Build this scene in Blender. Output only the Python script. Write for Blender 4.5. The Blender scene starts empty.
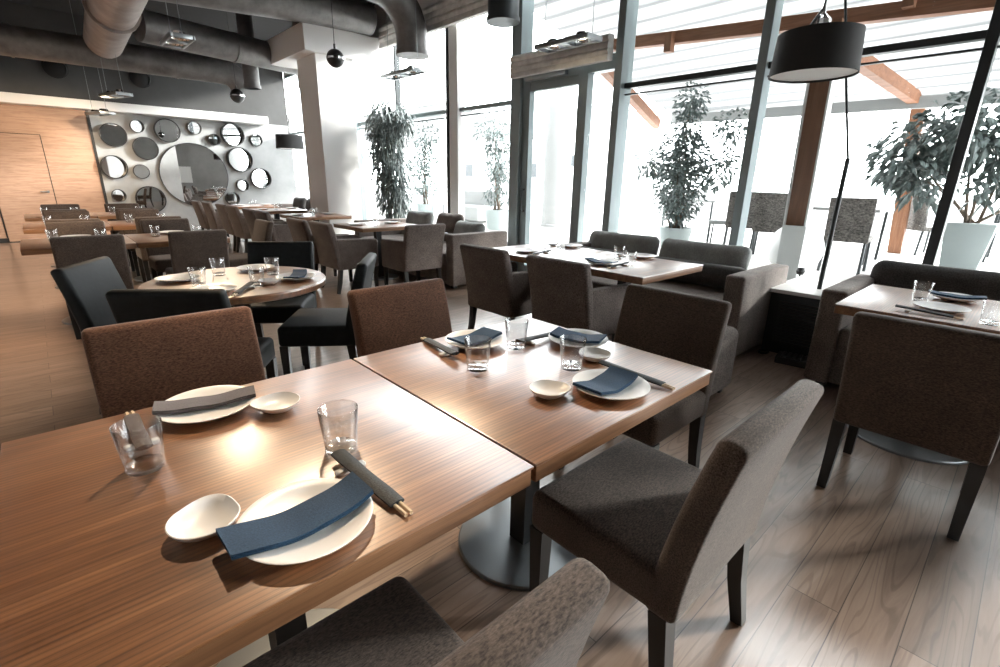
import bpy, bmesh, math, random
from mathutils import Vector, Matrix
random.seed(7)
S = bpy.context.scene
C = S.collection
PI = math.pi

# ------------------------------------------------------------------ materials
def mat(name, col, rough=.6, metal=0., spec=.5, emit=None, estr=0., coat=0., sheen=0.):
    m = bpy.data.materials.new(name); m.use_nodes = True
    b = m.node_tree.nodes['Principled BSDF']
    b.inputs['Base Color'].default_value = (*col, 1)
    b.inputs['Roughness'].default_value = rough
    b.inputs['Metallic'].default_value = metal
    b.inputs['Specular IOR Level'].default_value = spec
    b.inputs['Coat Weight'].default_value = coat
    b.inputs['Coat Roughness'].default_value = .30
    b.inputs['Sheen Weight'].default_value = sheen
    if emit:
        b.inputs['Emission Color'].default_value = (*emit, 1)
        b.inputs['Emission Strength'].default_value = estr
    return m

class NT:
    def __init__(s, m):
        s.t = m.node_tree; s.b = s.t.nodes['Principled BSDF']
    def n(s, typ, **kw):
        nd = s.t.nodes.new(typ)
        for k, v in kw.items():
            if k in nd.inputs: nd.inputs[k].default_value = v
            else: setattr(nd, k, v)
        return nd
    def l(s, a, b): s.t.links.new(a, b)
    def coords(s, scale, loc=(0, 0, 0), rot=(0, 0, 0)):
        tc = s.n('ShaderNodeTexCoord'); mp = s.n('ShaderNodeMapping')
        mp.inputs['Scale'].default_value = scale; mp.inputs['Location'].default_value = loc
        mp.inputs['Rotation'].default_value = rot
        s.l(tc.outputs['Object'], mp.inputs['Vector']); return mp.outputs['Vector']
    def noise(s, vec, scale, detail=4, rough=.5, dist=0.):
        nd = s.n('ShaderNodeTexNoise'); nd.inputs['Scale'].default_value = scale
        nd.inputs['Detail'].default_value = detail; nd.inputs['Roughness'].default_value = rough
        nd.inputs['Distortion'].default_value = dist
        s.l(vec, nd.inputs['Vector']); return nd.outputs['Fac']
    def ramp(s, fac, stops):
        r = s.n('ShaderNodeValToRGB'); e = r.color_ramp.elements
        while len(e) < len(stops): e.new(.5)
        for i, (p, c) in enumerate(stops):
            e[i].position = p; e[i].color = (*c, 1) if len(c) == 3 else c
        s.l(fac, r.inputs['Fac']); return r.outputs['Color']
    def mix(s, a, b, fac, mode='MIX'):
        x = s.n('ShaderNodeMix', data_type='RGBA', blend_type=mode)
        for sock, v in ((x.inputs['Factor'], fac), (x.inputs['A'], a), (x.inputs['B'], b)):
            if hasattr(v, 'links') or hasattr(v, 'is_linked'): s.l(v, sock)
            else: sock.default_value = v if not isinstance(v, tuple) else (*v, 1)
        return x.outputs['Result']
    def bump(s, h, strength, dist=.002):
        b = s.n('ShaderNodeBump'); b.inputs['Strength'].default_value = strength
        b.inputs['Distance'].default_value = dist
        s.l(h, b.inputs['Height']); s.l(b.outputs['Normal'], s.b.inputs['Normal'])

def wood(name, c0, c1, c2, rough=.35, axis=0, fine=1., coat=0., spec=.5, grain=0.):
    m = mat(name, c1, rough, coat=coat, spec=spec); t = NT(m)
    sc = [13., 13., 13.]; sc[axis] = .9
    v = t.coords(sc)
    f1 = t.noise(v, 1.1, 6, .6, 1.2)
    base = t.ramp(f1, [(.28, c0), (.5, c1), (.72, c2)])
    sc2 = [150. * fine] * 3; sc2[axis] = 3.
    f2 = t.noise(t.coords(sc2), 1., 3, .7, .2)
    streak = t.ramp(f2, [(.38, (.30, .25, .22)), (.56, (1, 1, 1))])
    col = t.mix(base, streak, .6 if grain else .3, 'MULTIPLY')
    if grain:
        sc3 = [1., 1., 1.]; sc3[axis] = .10
        wv = t.n('ShaderNodeTexWave', wave_type='BANDS', bands_direction='Y' if axis == 0 else 'X', wave_profile='SAW')
        for q, val in (('Scale', 26.), ('Distortion', 5.), ('Detail', 2.), ('Detail Scale', .22), ('Detail Roughness', .5)): wv.inputs[q].default_value = val
        t.l(t.coords(sc3), wv.inputs['Vector'])
        col = t.mix(col, t.ramp(wv.outputs['Fac'], [(.0, (.30, .24, .20)), (.2, (.85, .82, .8)), (.55, (1.12, 1.12, 1.12)), (.85, (.95, .93, .9)), (1., (.45, .38, .33))]), grain, 'MULTIPLY')
    t.l(col, t.b.inputs['Base Color'])
    t.bump(f2, .25, .001)
    return m

def fabric(name, c0, c1, scale=(60, 260, 260), rough=.9, sheen=.15, bump=.5):
    m = mat(name, c0, rough, sheen=sheen, spec=.25); t = NT(m)
    f = t.noise(t.coords(scale), 1., 3, .6)
    g = t.noise(t.coords((7, 7, 7)), 1., 3, .5)
    w = t.ramp(f, [(.3, c0), (.7, c1)])
    v = t.ramp(g, [(.3, (.78, .78, .78)), (.7, (1.1, 1.1, 1.1))])
    t.l(t.mix(w, v, 1., 'MULTIPLY'), t.b.inputs['Base Color'])
    t.bump(f, bump, .0015)
    return m

def thin_glass(name, tint, ior=1.45, rough=.0, gain=1.):
    m = bpy.data.materials.new(name); m.use_nodes = True; nt = m.node_tree
    nt.nodes.remove(nt.nodes['Principled BSDF'])
    out = nt.nodes['Material Output']
    tr = nt.nodes.new('ShaderNodeBsdfTransparent'); tr.inputs['Color'].default_value = (*tint, 1)
    gl = nt.nodes.new('ShaderNodeBsdfGlossy'); gl.inputs['Roughness'].default_value = rough
    lw = nt.nodes.new('ShaderNodeLayerWeight'); lw.inputs['Blend'].default_value = .5
    pw = nt.nodes.new('ShaderNodeMath'); pw.operation = 'POWER'; pw.inputs[1].default_value = 4.5
    ma = nt.nodes.new('ShaderNodeMath'); ma.operation = 'MULTIPLY_ADD'
    r0 = ((ior - 1) / (ior + 1)) ** 2
    ma.inputs[1].default_value = .85 * gain; ma.inputs[2].default_value = r0 * gain
    mx = nt.nodes.new('ShaderNodeMixShader')
    nt.links.new(lw.outputs['Facing'], pw.inputs[0]); nt.links.new(pw.outputs[0], ma.inputs[0])
    nt.links.new(ma.outputs[0], mx.inputs['Fac'])
    nt.links.new(tr.outputs['BSDF'], mx.inputs[1]); nt.links.new(gl.outputs['BSDF'], mx.inputs[2])
    nt.links.new(mx.outputs['Shader'], out.inputs['Surface'])
    return m

M = {}
M['table'] = wood('oak_table', (.17, .066, .025), (.35, .15, .058), (.47, .228, .10), .36, 0, 1., coat=1., spec=.8, grain=.8)
M['table'].node_tree.nodes['Principled BSDF'].inputs['Coat IOR'].default_value = 2.3
M['table_edge'] = wood('oak_edge', (.16, .075, .035), (.27, .135, .065), (.34, .18, .09), .45, 0)
M['leg'] = mat('black_stained_wood', (.012, .0115, .011), .4)
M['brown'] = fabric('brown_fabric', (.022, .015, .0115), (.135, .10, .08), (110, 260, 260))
M['lamplit'] = fabric('brown_fabric_lamplit', (.05, .022, .0125), (.20, .098, .058), (110, 260, 260))  # brown chair fabric with the warm lamp light painted into its colour
M['taupe'] = fabric('taupe_fabric', (.055, .042, .036), (.22, .18, .162), (110, 120, 120))
M['sofa'] = fabric('sofa_fabric', (.09, .073, .065), (.30, .255, .23), (110, 120, 120))
M['pillow'] = fabric('pillow_fabric', (.26, .275, .27), (.48, .5, .495), (110, 120, 120))
M['pillow2'] = fabric('dark_pillow_fabric', (.035, .033, .033), (.11, .104, .1), (110, 120, 120))
M['navy'] = fabric('black_leather', (.005, .0065, .007), (.010, .013, .014), (30, 30, 30), .6, 0., .12)
NT(M['navy']).b.inputs['Specular IOR Level'].default_value = .22
M['ceramic'] = mat('white_ceramic', (.84, .83, .81), .3, spec=.4)
M['napkin'] = fabric('navy_cloth', (.013, .042, .085), (.03, .075, .14), (300, 300, 300), .7, 0.)
M['napkin_grey'] = fabric('grey_cloth', (.07, .058, .058), (.13, .11, .11), (300, 300, 300), .8, .3)
M['sleeve'] = fabric('sleeve_cloth', (.016, .02, .023), (.045, .05, .052), (300, 300, 300), .6, .05)
M['sleeve_b'] = fabric('sleeve_cloth_brown', (.07, .05, .042), (.13, .10, .088), (300, 300, 300), .7, .2)
M['bamboo'] = mat('bamboo', (.62, .47, .30), .5)
M['glass'] = thin_glass('tumbler_glass', (.98, .985, .985), 1.5, 0., 2.2)
M['pane'] = thin_glass('window_glass', (.97, .985, .985), 1.22)
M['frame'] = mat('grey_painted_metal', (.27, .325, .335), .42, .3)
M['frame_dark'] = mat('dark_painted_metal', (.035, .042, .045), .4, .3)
M['white'] = mat('white_plaster', (.86, .85, .84), .8)
M['whitepaint'] = mat('white_paint', (.82, .82, .81), .45)
M['steel'] = mat('brushed_steel', (.30, .32, .33), .30, .85)
M['chrome'] = mat('chrome', (.8, .8, .8), .08, 1.)
M['mirror'] = mat('mirror_glass', (.80, .80, .79), .015, 1.)
M['rim'] = mat('dark_rim', (.04, .04, .04), .4, .4)
M['black'] = mat('matt_black', (.01, .01, .0105), .55)
M['shade'] = mat('black_shade', (.016, .016, .016), .75)
M['diffuser'] = mat('white_diffuser', (.85, .84, .82), .6)
M['cushion_white'] = mat('white_cushion', (.75, .74, .72), .85)
M['tan'] = mat('tan_leather', (.28, .13, .07), .5)
M['bulb'] = mat('lit_bulb', (1, .9, .75), .4, emit=(1., .82, .58), estr=14.)
M['ceil'] = mat('dark_ceiling', (.028, .027, .027), .9)
M['panel_white'] = mat('acoustic_panel', (.42, .40, .38), .85)
M['wicker'] = fabric('wicker', (.02, .02, .02), (.22, .205, .19), (38, 38, 60), .7, 0., .8)
M['outpale'] = mat('pale_render', (.26, .265, .265), .8)
M['outgrey'] = mat('outdoor_grey', (.30, .31, .31), .6)
M['outwood'] = wood('larch', (.16, .066, .032), (.24, .105, .052), (.31, .15, .08), .6, 2)
M['outbeam'] = wood('larch_beam', (.20, .082, .042), (.29, .13, .068), (.36, .175, .10), .6, 1)
M['ground'] = mat('pale_ground', (.14, .14, .138), .8)
M['deck'] = mat('pale_deck', (.55, .54, .52), .7)
M['pot'] = mat('grey_pot', (.33, .38, .38), .6)
M['bark'] = mat('bark', (.16, .12, .09), .9)
M['soil'] = mat('soil', (.04, .03, .022), .95)
def leafmat(name, a, b):
    m = mat(name, a, .42); t = NT(m)
    f = t.noise(t.coords((9, 9, 9)), 1., 3, .6)
    t.l(t.ramp(f, [(.35, a), (.65, b)]), t.b.inputs['Base Color']); return m
M['leaf'] = leafmat('ficus_leaf', (.09, .12, .115), (.24, .28, .27))
M['leaf_out'] = leafmat('terrace_leaf', (.075, .105, .10), (.18, .22, .21))

def duct_mat(name, a, b):
    m = mat(name, a, .5, .55); t = NT(m)
    f = t.noise(t.coords((3.5, 3.5, 3.5)), 1., 6, .65)
    t.l(t.ramp(f, [(.3, a), (.7, b)]), t.b.inputs['Base Color']); t.bump(f, .3, .01); return m
M['duct'] = duct_mat('galvanised_duct', (.12, .115, .112), (.25, .24, .235))
M['duct_lag'] = duct_mat('lagged_duct', (.24, .205, .185), (.42, .37, .345))
NT(M['duct_lag']).b.inputs['Metallic'].default_value = .1

def concrete(name, a, b):
    m = mat(name, a, .75); t = NT(m)
    f = t.noise(t.coords((1.3, 1.3, 1.3)), 1., 8, .65)
    t.l(t.ramp(f, [(.3, a), (.7, b)]), t.b.inputs['Base Color']); t.bump(f, .2, .01); return m
M['concrete'] = concrete('grey_concrete', (.32, .33, .33), (.46, .47, .47))
M['wall_grey'] = concrete('dark_grey_wall', (.06, .06, .06), (.085, .085, .085))
M['wall_mid'] = concrete('rear_wall', (.24, .24, .235), (.32, .315, .31))
M['wall_side'] = concrete('side_wall', (.52, .51, .50), (.62, .61, .60))
M['woodwall'] = wood('wood_veneer', (.35, .215, .145), (.38, .238, .162), (.41, .262, .182), .5, 0, .2)

def floor_mat():
    m = mat('plank_floor', (.3, .2, .14), .32, spec=.8, coat=.8)
    m.node_tree.nodes['Principled BSDF'].inputs['Coat Roughness'].default_value = .2; m.node_tree.nodes['Principled BSDF'].inputs['Coat IOR'].default_value = 2.0; t = NT(m)
    v = t.coords((1, 1, 1), (0, .02, 0))
    def brick(c1, c2, mort, msize):
        b = t.n('ShaderNodeTexBrick'); b.offset = .37; b.offset_frequency = 2
        b.inputs['Color1'].default_value = (*c1, 1); b.inputs['Color2'].default_value = (*c2, 1)
        b.inputs['Mortar'].default_value = (*mort, 1); b.inputs['Scale'].default_value = 1.
        b.inputs['Mortar Size'].default_value = msize; b.inputs['Brick Width'].default_value = 1.9
        b.inputs['Row Height'].default_value = .16; b.inputs['Mortar Smooth'].default_value = .1
        b.inputs['Bias'].default_value = 0.
        t.l(v, b.inputs['Vector']); return b
    rnd = brick((0, 0, 0), (1, 1, 1), (.5, .5, .5), .0)
    add = t.n('ShaderNodeVectorMath', operation='MULTIPLY_ADD')
    t.l(rnd.outputs['Color'], add.inputs[0]); add.inputs[1].default_value = (7, 3, 5)
    t.l(v, add.inputs[2])
    mp = t.n('ShaderNodeMapping'); mp.inputs['Scale'].default_value = (1.1, 11, 1)
    t.l(add.outputs['Vector'], mp.inputs['Vector'])
    f = t.noise(mp.outputs['Vector'], 1.3, 6, .62, 1.3)
    wv = t.n('ShaderNodeMapping'); wv.inputs['Scale'].default_value = (.55, 5.5, 1)
    t.l(add.outputs['Vector'], wv.inputs['Vector'])
    wn = t.noise(wv.outputs['Vector'], 1.6, 2, .4, .4)
    mul = t.n('ShaderNodeMath', operation='MULTIPLY'); t.l(wn, mul.inputs[0]); mul.inputs[1].default_value = 75.
    sn = t.n('ShaderNodeMath', operation='SINE'); t.l(mul.outputs[0], sn.inputs[0])
    ring = t.ramp(sn.outputs[0], [(.55, (1, 1, 1)), (.92, (.55, .50, .46))])
    base = t.ramp(f, [(.3, (.20, .135, .098)), (.5, (.285, .20, .148)), (.72, (.36, .265, .205))])
    tint = t.ramp(rnd.outputs['Color'], [(0., (.80, .79, .78)), (1., (1.12, 1.1, 1.08))])
    col = t.mix(t.mix(base, tint, 1., 'MULTIPLY'), ring, .55, 'MULTIPLY')
    gap = brick((1, 1, 1), (1, 1, 1), (.25, .22, .2), .0016)
    t.l(t.mix(col, gap.outputs['Color'], 1., 'MULTIPLY'), t.b.inputs['Base Color'])
    fine = t.n('ShaderNodeMapping'); fine.inputs['Scale'].default_value = (6, 160, 1)
    t.l(v, fine.inputs['Vector'])
    t.bump(t.noise(fine.outputs['Vector'], 1., 3, .6), .3, .0015)
    return m
M['floor'] = floor_mat()

def awning_mat():
    m = mat('white_awning', (.40, .41, .41), .8); nt = m.node_tree
    tr = nt.nodes.new('ShaderNodeBsdfTranslucent'); tr.inputs['Color'].default_value = (.6, .6, .6, 1)
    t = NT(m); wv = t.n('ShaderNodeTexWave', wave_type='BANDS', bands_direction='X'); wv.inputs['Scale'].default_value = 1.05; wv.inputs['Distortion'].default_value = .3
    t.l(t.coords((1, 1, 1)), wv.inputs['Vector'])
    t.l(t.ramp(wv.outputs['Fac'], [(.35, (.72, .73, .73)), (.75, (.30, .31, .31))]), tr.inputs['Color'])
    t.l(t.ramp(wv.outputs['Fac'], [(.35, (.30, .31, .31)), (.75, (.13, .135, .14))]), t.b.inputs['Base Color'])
    mx = nt.nodes.new('ShaderNodeMixShader'); mx.inputs['Fac'].default_value = .11
    nt.links.new(nt.nodes['Principled BSDF'].outputs['BSDF'], mx.inputs[1])
    nt.links.new(tr.outputs['BSDF'], mx.inputs[2])
    nt.links.new(mx.outputs['Shader'], nt.nodes['Material Output'].inputs['Surface'])
    return m
M['awning'] = awning_mat()

# ------------------------------------------------------------------ mesh builder
class MB:
    def __init__(s): s.v = []; s.f = []
    def add(s, vs, fs):
        o = len(s.v); s.v += [tuple(p) for p in vs]; s.f += [tuple(i + o for i in f) for f in fs]; return s
    def box(s, a, b):
        x0, y0, z0 = a; x1, y1, z1 = b
        return s.add([(x0, y0, z0), (x1, y0, z0), (x1, y1, z0), (x0, y1, z0), (x0, y0, z1), (x1, y0, z1), (x1, y1, z1), (x0, y1, z1)],
                     [(3, 2, 1, 0), (4, 5, 6, 7), (0, 1, 5, 4), (1, 2, 6, 5), (2, 3, 7, 6), (3, 0, 4, 7)])
    def rbox(s, c, size, r=.03, crown=0., n=10, rot=None, taper=None):
        """soft box: rounded edges, optional crowned top"""
        bm = bmesh.new(); bmesh.ops.create_cube(bm, size=2.)
        bmesh.ops.subdivide_edges(bm, edges=bm.edges[:], cuts=n - 1, use_grid_fill=True)
        h = [q / 2 for q in size]; r = min(r, min(h) * .98)
        for v in bm.verts:
            p = []
            for i in range(3):
                u = v.co[i]; a = abs(u)
                q = (a / .6) * (h[i] - r) if a <= .6 else (h[i] - r) + r * math.tan(min(1, (a - .6) / .4) * PI / 4)
                p.append(math.copysign(q, u))
            inner = [max(-h[i] + r, min(h[i] - r, p[i])) for i in range(3)]
            d = Vector([p[i] - inner[i] for i in range(3)])
            q = Vector(inner) + (d.normalized() * r if d.length > 1e-9 else d)
            if crown: q.z += crown * (1 - (q.x / h[0]) ** 2) * (1 - (q.y / h[1]) ** 2) * (1 if q.z > 0 else -.4)
            if taper: q = taper(q)
            v.co = q
        mt = Matrix.Translation(c) @ (rot if rot else Matrix())
        bm.transform(mt); bm.verts.index_update()
        s.add([v.co[:] for v in bm.verts], [[v.index for v in f.verts] for f in bm.faces]); bm.free(); return s
    def bbox(s, a, b, r=.004, seg=2):
        bm = bmesh.new(); bmesh.ops.create_cube(bm, size=1.)
        for v in bm.verts: v.co = Vector([(a[i] + b[i]) / 2 + v.co[i] * (b[i] - a[i]) for i in range(3)])
        bmesh.ops.bevel(bm, geom=bm.edges[:], offset=r, segments=seg, profile=.5, affect='EDGES')
        bm.verts.index_update()
        s.add([v.co[:] for v in bm.verts], [[v.index for v in f.verts] for f in bm.faces]); bm.free(); return s
    def lathe(s, prof, n=24, c=(0, 0, 0), rfun=None, rot=None):
        vs = []; fs = []; idx = []
        for r, z in prof:
            if r < 1e-6: idx.append([len(vs)]); vs.append(Vector((0, 0, z)))
            else:
                row = []
                for k in range(n):
                    a = 2 * PI * k / n; rr = r * (rfun(a) if rfun else 1); row.append(len(vs))
                    vs.append(Vector((rr * math.cos(a), rr * math.sin(a), z)))
                idx.append(row)
        for a, b in zip(idx, idx[1:]):
            for k in range(n):
                k2 = (k + 1) % n
                if len(a) == 1 and len(b) == 1: continue
                if len(a) == 1: fs.append((a[0], b[k2], b[k]))
                elif len(b) == 1: fs.append((a[k], a[k2], b[0]))
                else: fs.append((a[k], a[k2], b[k2], b[k]))
        mt = Matrix.Translation(c) @ (rot if rot else Matrix())
        return s.add([mt @ v for v in vs], fs)
    def tube(s, pts, r, n=10, cap=True, square=False):
        pts = [Vector(p) for p in pts]; rs = r if isinstance(r, (list, tuple)) else [r] * len(pts)
        rows = []; vs = []; up = None
        for i, p in enumerate(pts):
            d = (pts[min(i + 1, len(pts) - 1)] - pts[max(i - 1, 0)]).normalized()
            if up is None:
                up = Vector((0, 0, 1)) if abs(d.z) < .9 else Vector((0, 1, 0))
            a = d.cross(up).normalized(); b = a.cross(d).normalized(); up = b
            row = []
            for k in range(n):
                t = 2 * PI * k / n + (PI / 4 if n == 4 else 0)
                row.append(len(vs)); vs.append(p + (a * math.cos(t) + b * math.sin(t)) * rs[i])
            rows.append(row)
        fs = []
        for a, b in zip(rows, rows[1:]):
            for k in range(n): fs.append((a[k], a[(k + 1) % n], b[(k + 1) % n], b[k]))
        if cap: fs.append(tuple(rows[0][::-1])); fs.append(tuple(rows[-1]))
        return s.add(vs, fs)
    def slab(s, prof, w, bev=.014, seg=3, axis=0):
        """closed (y,z) profile extruded along x, all sharp edges rounded"""
        bm = bmesh.new(); n = len(prof)
        A = [bm.verts.new((-w / 2, y, z)) for y, z in prof]; B = [bm.verts.new((w / 2, y, z)) for y, z in prof]
        bm.faces.new(A[::-1]); bm.faces.new(B)
        for i in range(n): bm.faces.new((A[i], A[(i + 1) % n], B[(i + 1) % n], B[i]))
        bm.normal_update(); bmesh.ops.recalc_face_normals(bm, faces=bm.faces[:])
        es = [e for e in bm.edges if len(e.link_faces) == 2 and e.calc_face_angle() > .6]
        bmesh.ops.bevel(bm, geom=es, offset=bev, segments=seg, profile=.5, affect='EDGES')
        bm.verts.index_update()
        s.add([v.co[:] for v in bm.verts], [[v.index for v in f.verts] for f in bm.faces]); bm.free(); return s
    def build(s, name, m, parent=None, smooth=True, loc=(0, 0, 0), rotz=0., kind=None, angle=.7):
        me = bpy.data.meshes.new(name); me.from_pydata(s.v, [], s.f); me.update()
        bm = bmesh.new(); bm.from_mesh(me); bmesh.ops.recalc_face_normals(bm, faces=bm.faces[:])
        for f in bm.faces: f.smooth = smooth
        if smooth:
            for e in bm.edges:
                if len(e.link_faces) == 2 and e.calc_face_angle(0) > angle: e.smooth = False
        bm.to_mesh(me); bm.free()
        me.materials.append(m if not isinstance(m, str) else M[m])
        o = bpy.data.objects.new(name, me); C.objects.link(o)
        o.location = loc; o.rotation_euler = (0, 0, rotz)
        if parent: o.parent = parent
        if kind: o['kind'] = kind
        return o

def tag(o, label, cat, group=None):
    o['label'] = label; o['category'] = cat
    if group: o['group'] = group
    return o
def thing(name, label, cat, loc=(0, 0, 0), rotz=0., group=None):
    o = bpy.data.objects.new(name, None); C.objects.link(o)
    o.empty_display_size = .05; o.location = loc; o.rotation_euler = (0, 0, rotz)
    return tag(o, label, cat, group)
def struct(mb, name, m, smooth=False, parent=None):
    return mb.build(name, m, parent, smooth, kind='structure')
def copy_tree(o, parent=None):
    c = o.copy(); C.objects.link(c)
    if parent: c.parent = parent
    for ch in list(o.children): copy_tree(ch, c)
    return c
class Proto:
    def __init__(s, make): s.make = make; s.root = None
    def put(s, x, y, z, rz, label, cat, group=None):
        if s.root is None: s.root = s.make(); o = s.root
        else: o = copy_tree(s.root)
        o.location = (x, y, z); o.rotation_euler = (0, 0, rz)
        tag(o, label, cat, group)
        if not group and 'group' in o.keys(): del o['group']
        return o

# ------------------------------------------------------------------ camera
cam = bpy.data.cameras.new('camera'); co = bpy.data.objects.new('camera', cam); C.objects.link(co)
cam.sensor_width = 36.; cam.lens = 485. / 1000. * 36.; cam.clip_start = .02; cam.clip_end = 300
co.matrix_world = Matrix(((0.736647, 0.190859, -0.648787, .1765), (-0.67603, 0.23379, -0.698803, -.6505), (0.018307, 0.95337, 0.301247, 1.371), (0, 0, 0, 1)))
S.camera = co

# ------------------------------------------------------------------ the room
WX = 5.4      # window plane
WY = 13.2     # mirror wall
CZ = 4.35
struct(MB().box((-3.2, -4.2, -.12), (5.62, WY + .2, 0)), 'floor', 'floor')
struct(MB().box((-3.2, -4.2, CZ), (5.62, WY + .2, CZ + .15)), 'ceiling', 'ceil')
struct(MB().box((-3.35, -4.2, 0), (-3.2, WY + .2, CZ)), 'wall_left', 'wall_side')
struct(MB().box((-3.2, -4.35, 0), (5.62, -4.2, CZ)), 'wall_rear', 'wall_mid')
struct(MB().box((-3.2, WY, 2.62), (5.4, WY + .2, CZ)), 'wall_far_upper', 'wall_grey')
struct(MB().box((1.26, WY, 0), (5.4, WY + .2, 2.62)), 'wall_far', 'concrete')
# wood clad part, made of panels with joints
w = MB()
w.box((-3.2, WY - .02, 0), (1.26, WY + .2, 2.62))
struct(w, 'wall_far_wood', 'woodwall')
jn = MB()
for x in (-1.35, -.42):
    jn.box((x - .006, WY - .024, .1), (x + .006, WY - .018, 2.62))
jn.box((-3.2, WY - .024, 2.06), (.45, WY - .018, 2.07))
jn.box((-3.2, WY - .025, 0), (-.24, WY - .018, .09))
struct(jn, 'trim_1', 'black')
struct(MB().box((1.235, WY - .03, 0), (1.285, WY - .015, 2.6)), 'trim_2', 'black')
struct(MB().bbox((-3.2, WY - .35, 2.585), (4.75, WY - .0, 2.76), .01), 'trim_3', 'whitepaint')
# door in the wooden wall
d = MB().bbox((-.40, WY - .028, .02), (.44, WY - .015, 2.055), .003)
door = struct(d, 'door_2', 'woodwall')
hb = MB().tube([(.36, WY - .028, .98), (.36, WY - .075, .98), (.24, WY - .08, .98)], .011, 8)
hb.lathe([(0, 0), (.026, 0), (.026, .012), (0, .012)], 16, (.36, WY - .028, .98), rot=Matrix.Rotation(PI / 2, 4, 'X'))
hb.build('door_handle', 'steel', door)
fb = MB()
for x in (-.41, .445): fb.box((x - .006, WY - .03, 0), (x + .006, WY - .017, 2.06))
fb.build('door_gap', 'black', door, False)

struct(MB().box((.3, -4.2, .95), (2.6, -4.14, 1.75)), 'trim_60', 'whitepaint')
# round vents high on the far wall
for x, lab in ((.92, 'round black air vent high on the far wall, left of the lagged duct'), (2.3, 'round black air vent high on the far wall, right of the lagged duct')):
    o = thing('air_vent', lab, 'vent', (x, WY, 3.33))
    rx = Matrix.Rotation(PI / 2, 4, 'X')
    MB().lathe([(.17, 0), (.20, 0), (.20, .04), (.17, .05), (.17, 0)], 28, rot=rx).build('vent_ring', 'black', o)
    MB().lathe([(0, .0), (.17, .0), (.15, .015), (.06, .03), (0, .035)], 28, rot=rx).build('vent_core', 'black', o)

# white column with wide capital
struct(MB().bbox((4.05, 8.2, 0), (4.72, 9.0, 3.35), .008), 'wall_column', 'white')
struct(MB().bbox((3.84, 8.1, 3.345), (5.38, 9.75, 3.75), .008), 'trim_4', 'white')

# window sill with radiator cabinet
struct(MB().bbox((4.56, .22, .52), (5.42, .78, .55), .004), 'trim_5', 'whitepaint')
cb = thing('radiator_cabinet', 'dark slatted radiator cabinet under the white sill between the two sofas', 'radiator', (4.6, .5, 0))
MB().box((.0, -.245, 0), (.7, .245, .515)).build('body', 'frame_dark', cb, False)
g = MB()
for k in range(14): g.bbox((-.016, -.17, .10 + k * .026), (.0, .17, .113 + k * .026), .003, 1)
gr = g.build('grille', 'rim', cb, False)
struct(MB().box((5.28, -4.2, 0), (5.48, .22, .42)).box((5.28, .78, 0), (5.48, 2.93, .42)).box((5.28, 4.78, 0), (5.48, WY, .42)), 'wall_right', 'frame')

# window bays
ybays = [-4.2, -3.2, -1.66, -.12, 1.42, 2.98]
ybays2 = [4.72, 6.22, 7.85, 9.45, 11.05, WY]
mull = MB()
def bay(n, y0, y1, top=3.78, rail=True, dark=True):
    fr = MB()
    fr.box((WX - .05, y0, .42), (WX + .07, y1, .47))
    fr.box((WX - .05, y0, top - .06), (WX + .07, y1, top))
    if rail: fr.box((WX - .03, y0, 2.40), (WX + .05, y1, 2.455))
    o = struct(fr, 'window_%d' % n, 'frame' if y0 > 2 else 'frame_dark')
    MB().box((WX + .0, y0 + .03, .46), (WX + .014, y1 - .03, 2.40)).build('pane', 'pane', o, False)
    MB().box((WX + .0, y0 + .03, 2.455), (WX + .014, y1 - .03, top - .06)).build('pane', 'pane', o, False)
    b = MB().box((WX - .012, y0 + .03, 2.33), (WX + .022, y1 - .03, 2.345)); b.build('glazing_bead', 'frame_dark', o, False)
k = 1
for a, b in list(zip(ybays, ybays[1:])) + list(zip(ybays2, ybays2[1:])):
    bay(k, a, b, 4.33 if b < 3 else 3.78); k += 1
n = 6
def post(y, w=.075, dep=.17, m='frame', x=WX, top=CZ):
    global n
    p = MB().bbox((x - dep / 2, y - w / 2, 0), (x + dep / 2, y + w / 2, top), .004)
    struct(p, 'trim_%d' % n, m); n += 1
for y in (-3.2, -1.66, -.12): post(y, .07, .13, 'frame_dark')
post(1.42, .085, .17); post(2.98, .10, .22)
post(4.64, .18, .22)
post(6.10, .22, .14, 'whitepaint'); post(6.25, .05, .17, 'frame_dark'); post(7.85, .05, .1, 'frame_dark'); post(9.45, .07, .12); post(11.05, .07, .12)
struct(MB().box((WX - .06, 4.78, 3.78), (WX + .2, WY, CZ)).box((WX - .06, -4.2, 4.30), (WX + .2, 4.78, CZ)), 'wall_right_header', 'white')
# door in the window wall
dr = MB()
dr.box((WX - .06, 3.03, 2.62), (WX + .06, 4.70, 2.78))
dr.box((WX - .06, 3.44, .0), (WX + .06, 3.58, 2.62))
dr.box((WX - .05, 4.42, .0), (WX + .05, 4.56, 2.62)); dr.box((WX - .04, 3.58, 2.52), (WX + .05, 4.42, 2.62)); dr.box((WX - .04, 3.58, 0), (WX + .05, 4.42, .16))
dr.box((WX - .04, 3.03, 0), (WX + .05, 3.44, .16))
dd = struct(dr, 'door_1', 'frame')
MB().box((WX, 3.6, .16), (WX + .014, 4.42, 2.52)).build('pane', 'pane', dd, False)
MB().box((WX, 3.04, .16), (WX + .014, 3.43, 2.62)).build('pane', 'pane', dd, False)
MB().box((WX, 3.03, 2.78), (WX + .014, 4.70, 4.3)).build('pane', 'pane', dd, False)
MB().bbox((WX - .13, 3.75, 2.64), (WX - .06, 4.45, 2.70), .01).build('door_closer', 'steel', dd)
MB().tube([(WX - .05, 4.47, .95), (WX - .11, 4.47, .95), (WX - .11, 4.47, 1.25), (WX - .05, 4.47, 1.25)], .012, 8).build('door_handle', 'frame_dark', dd)

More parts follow.
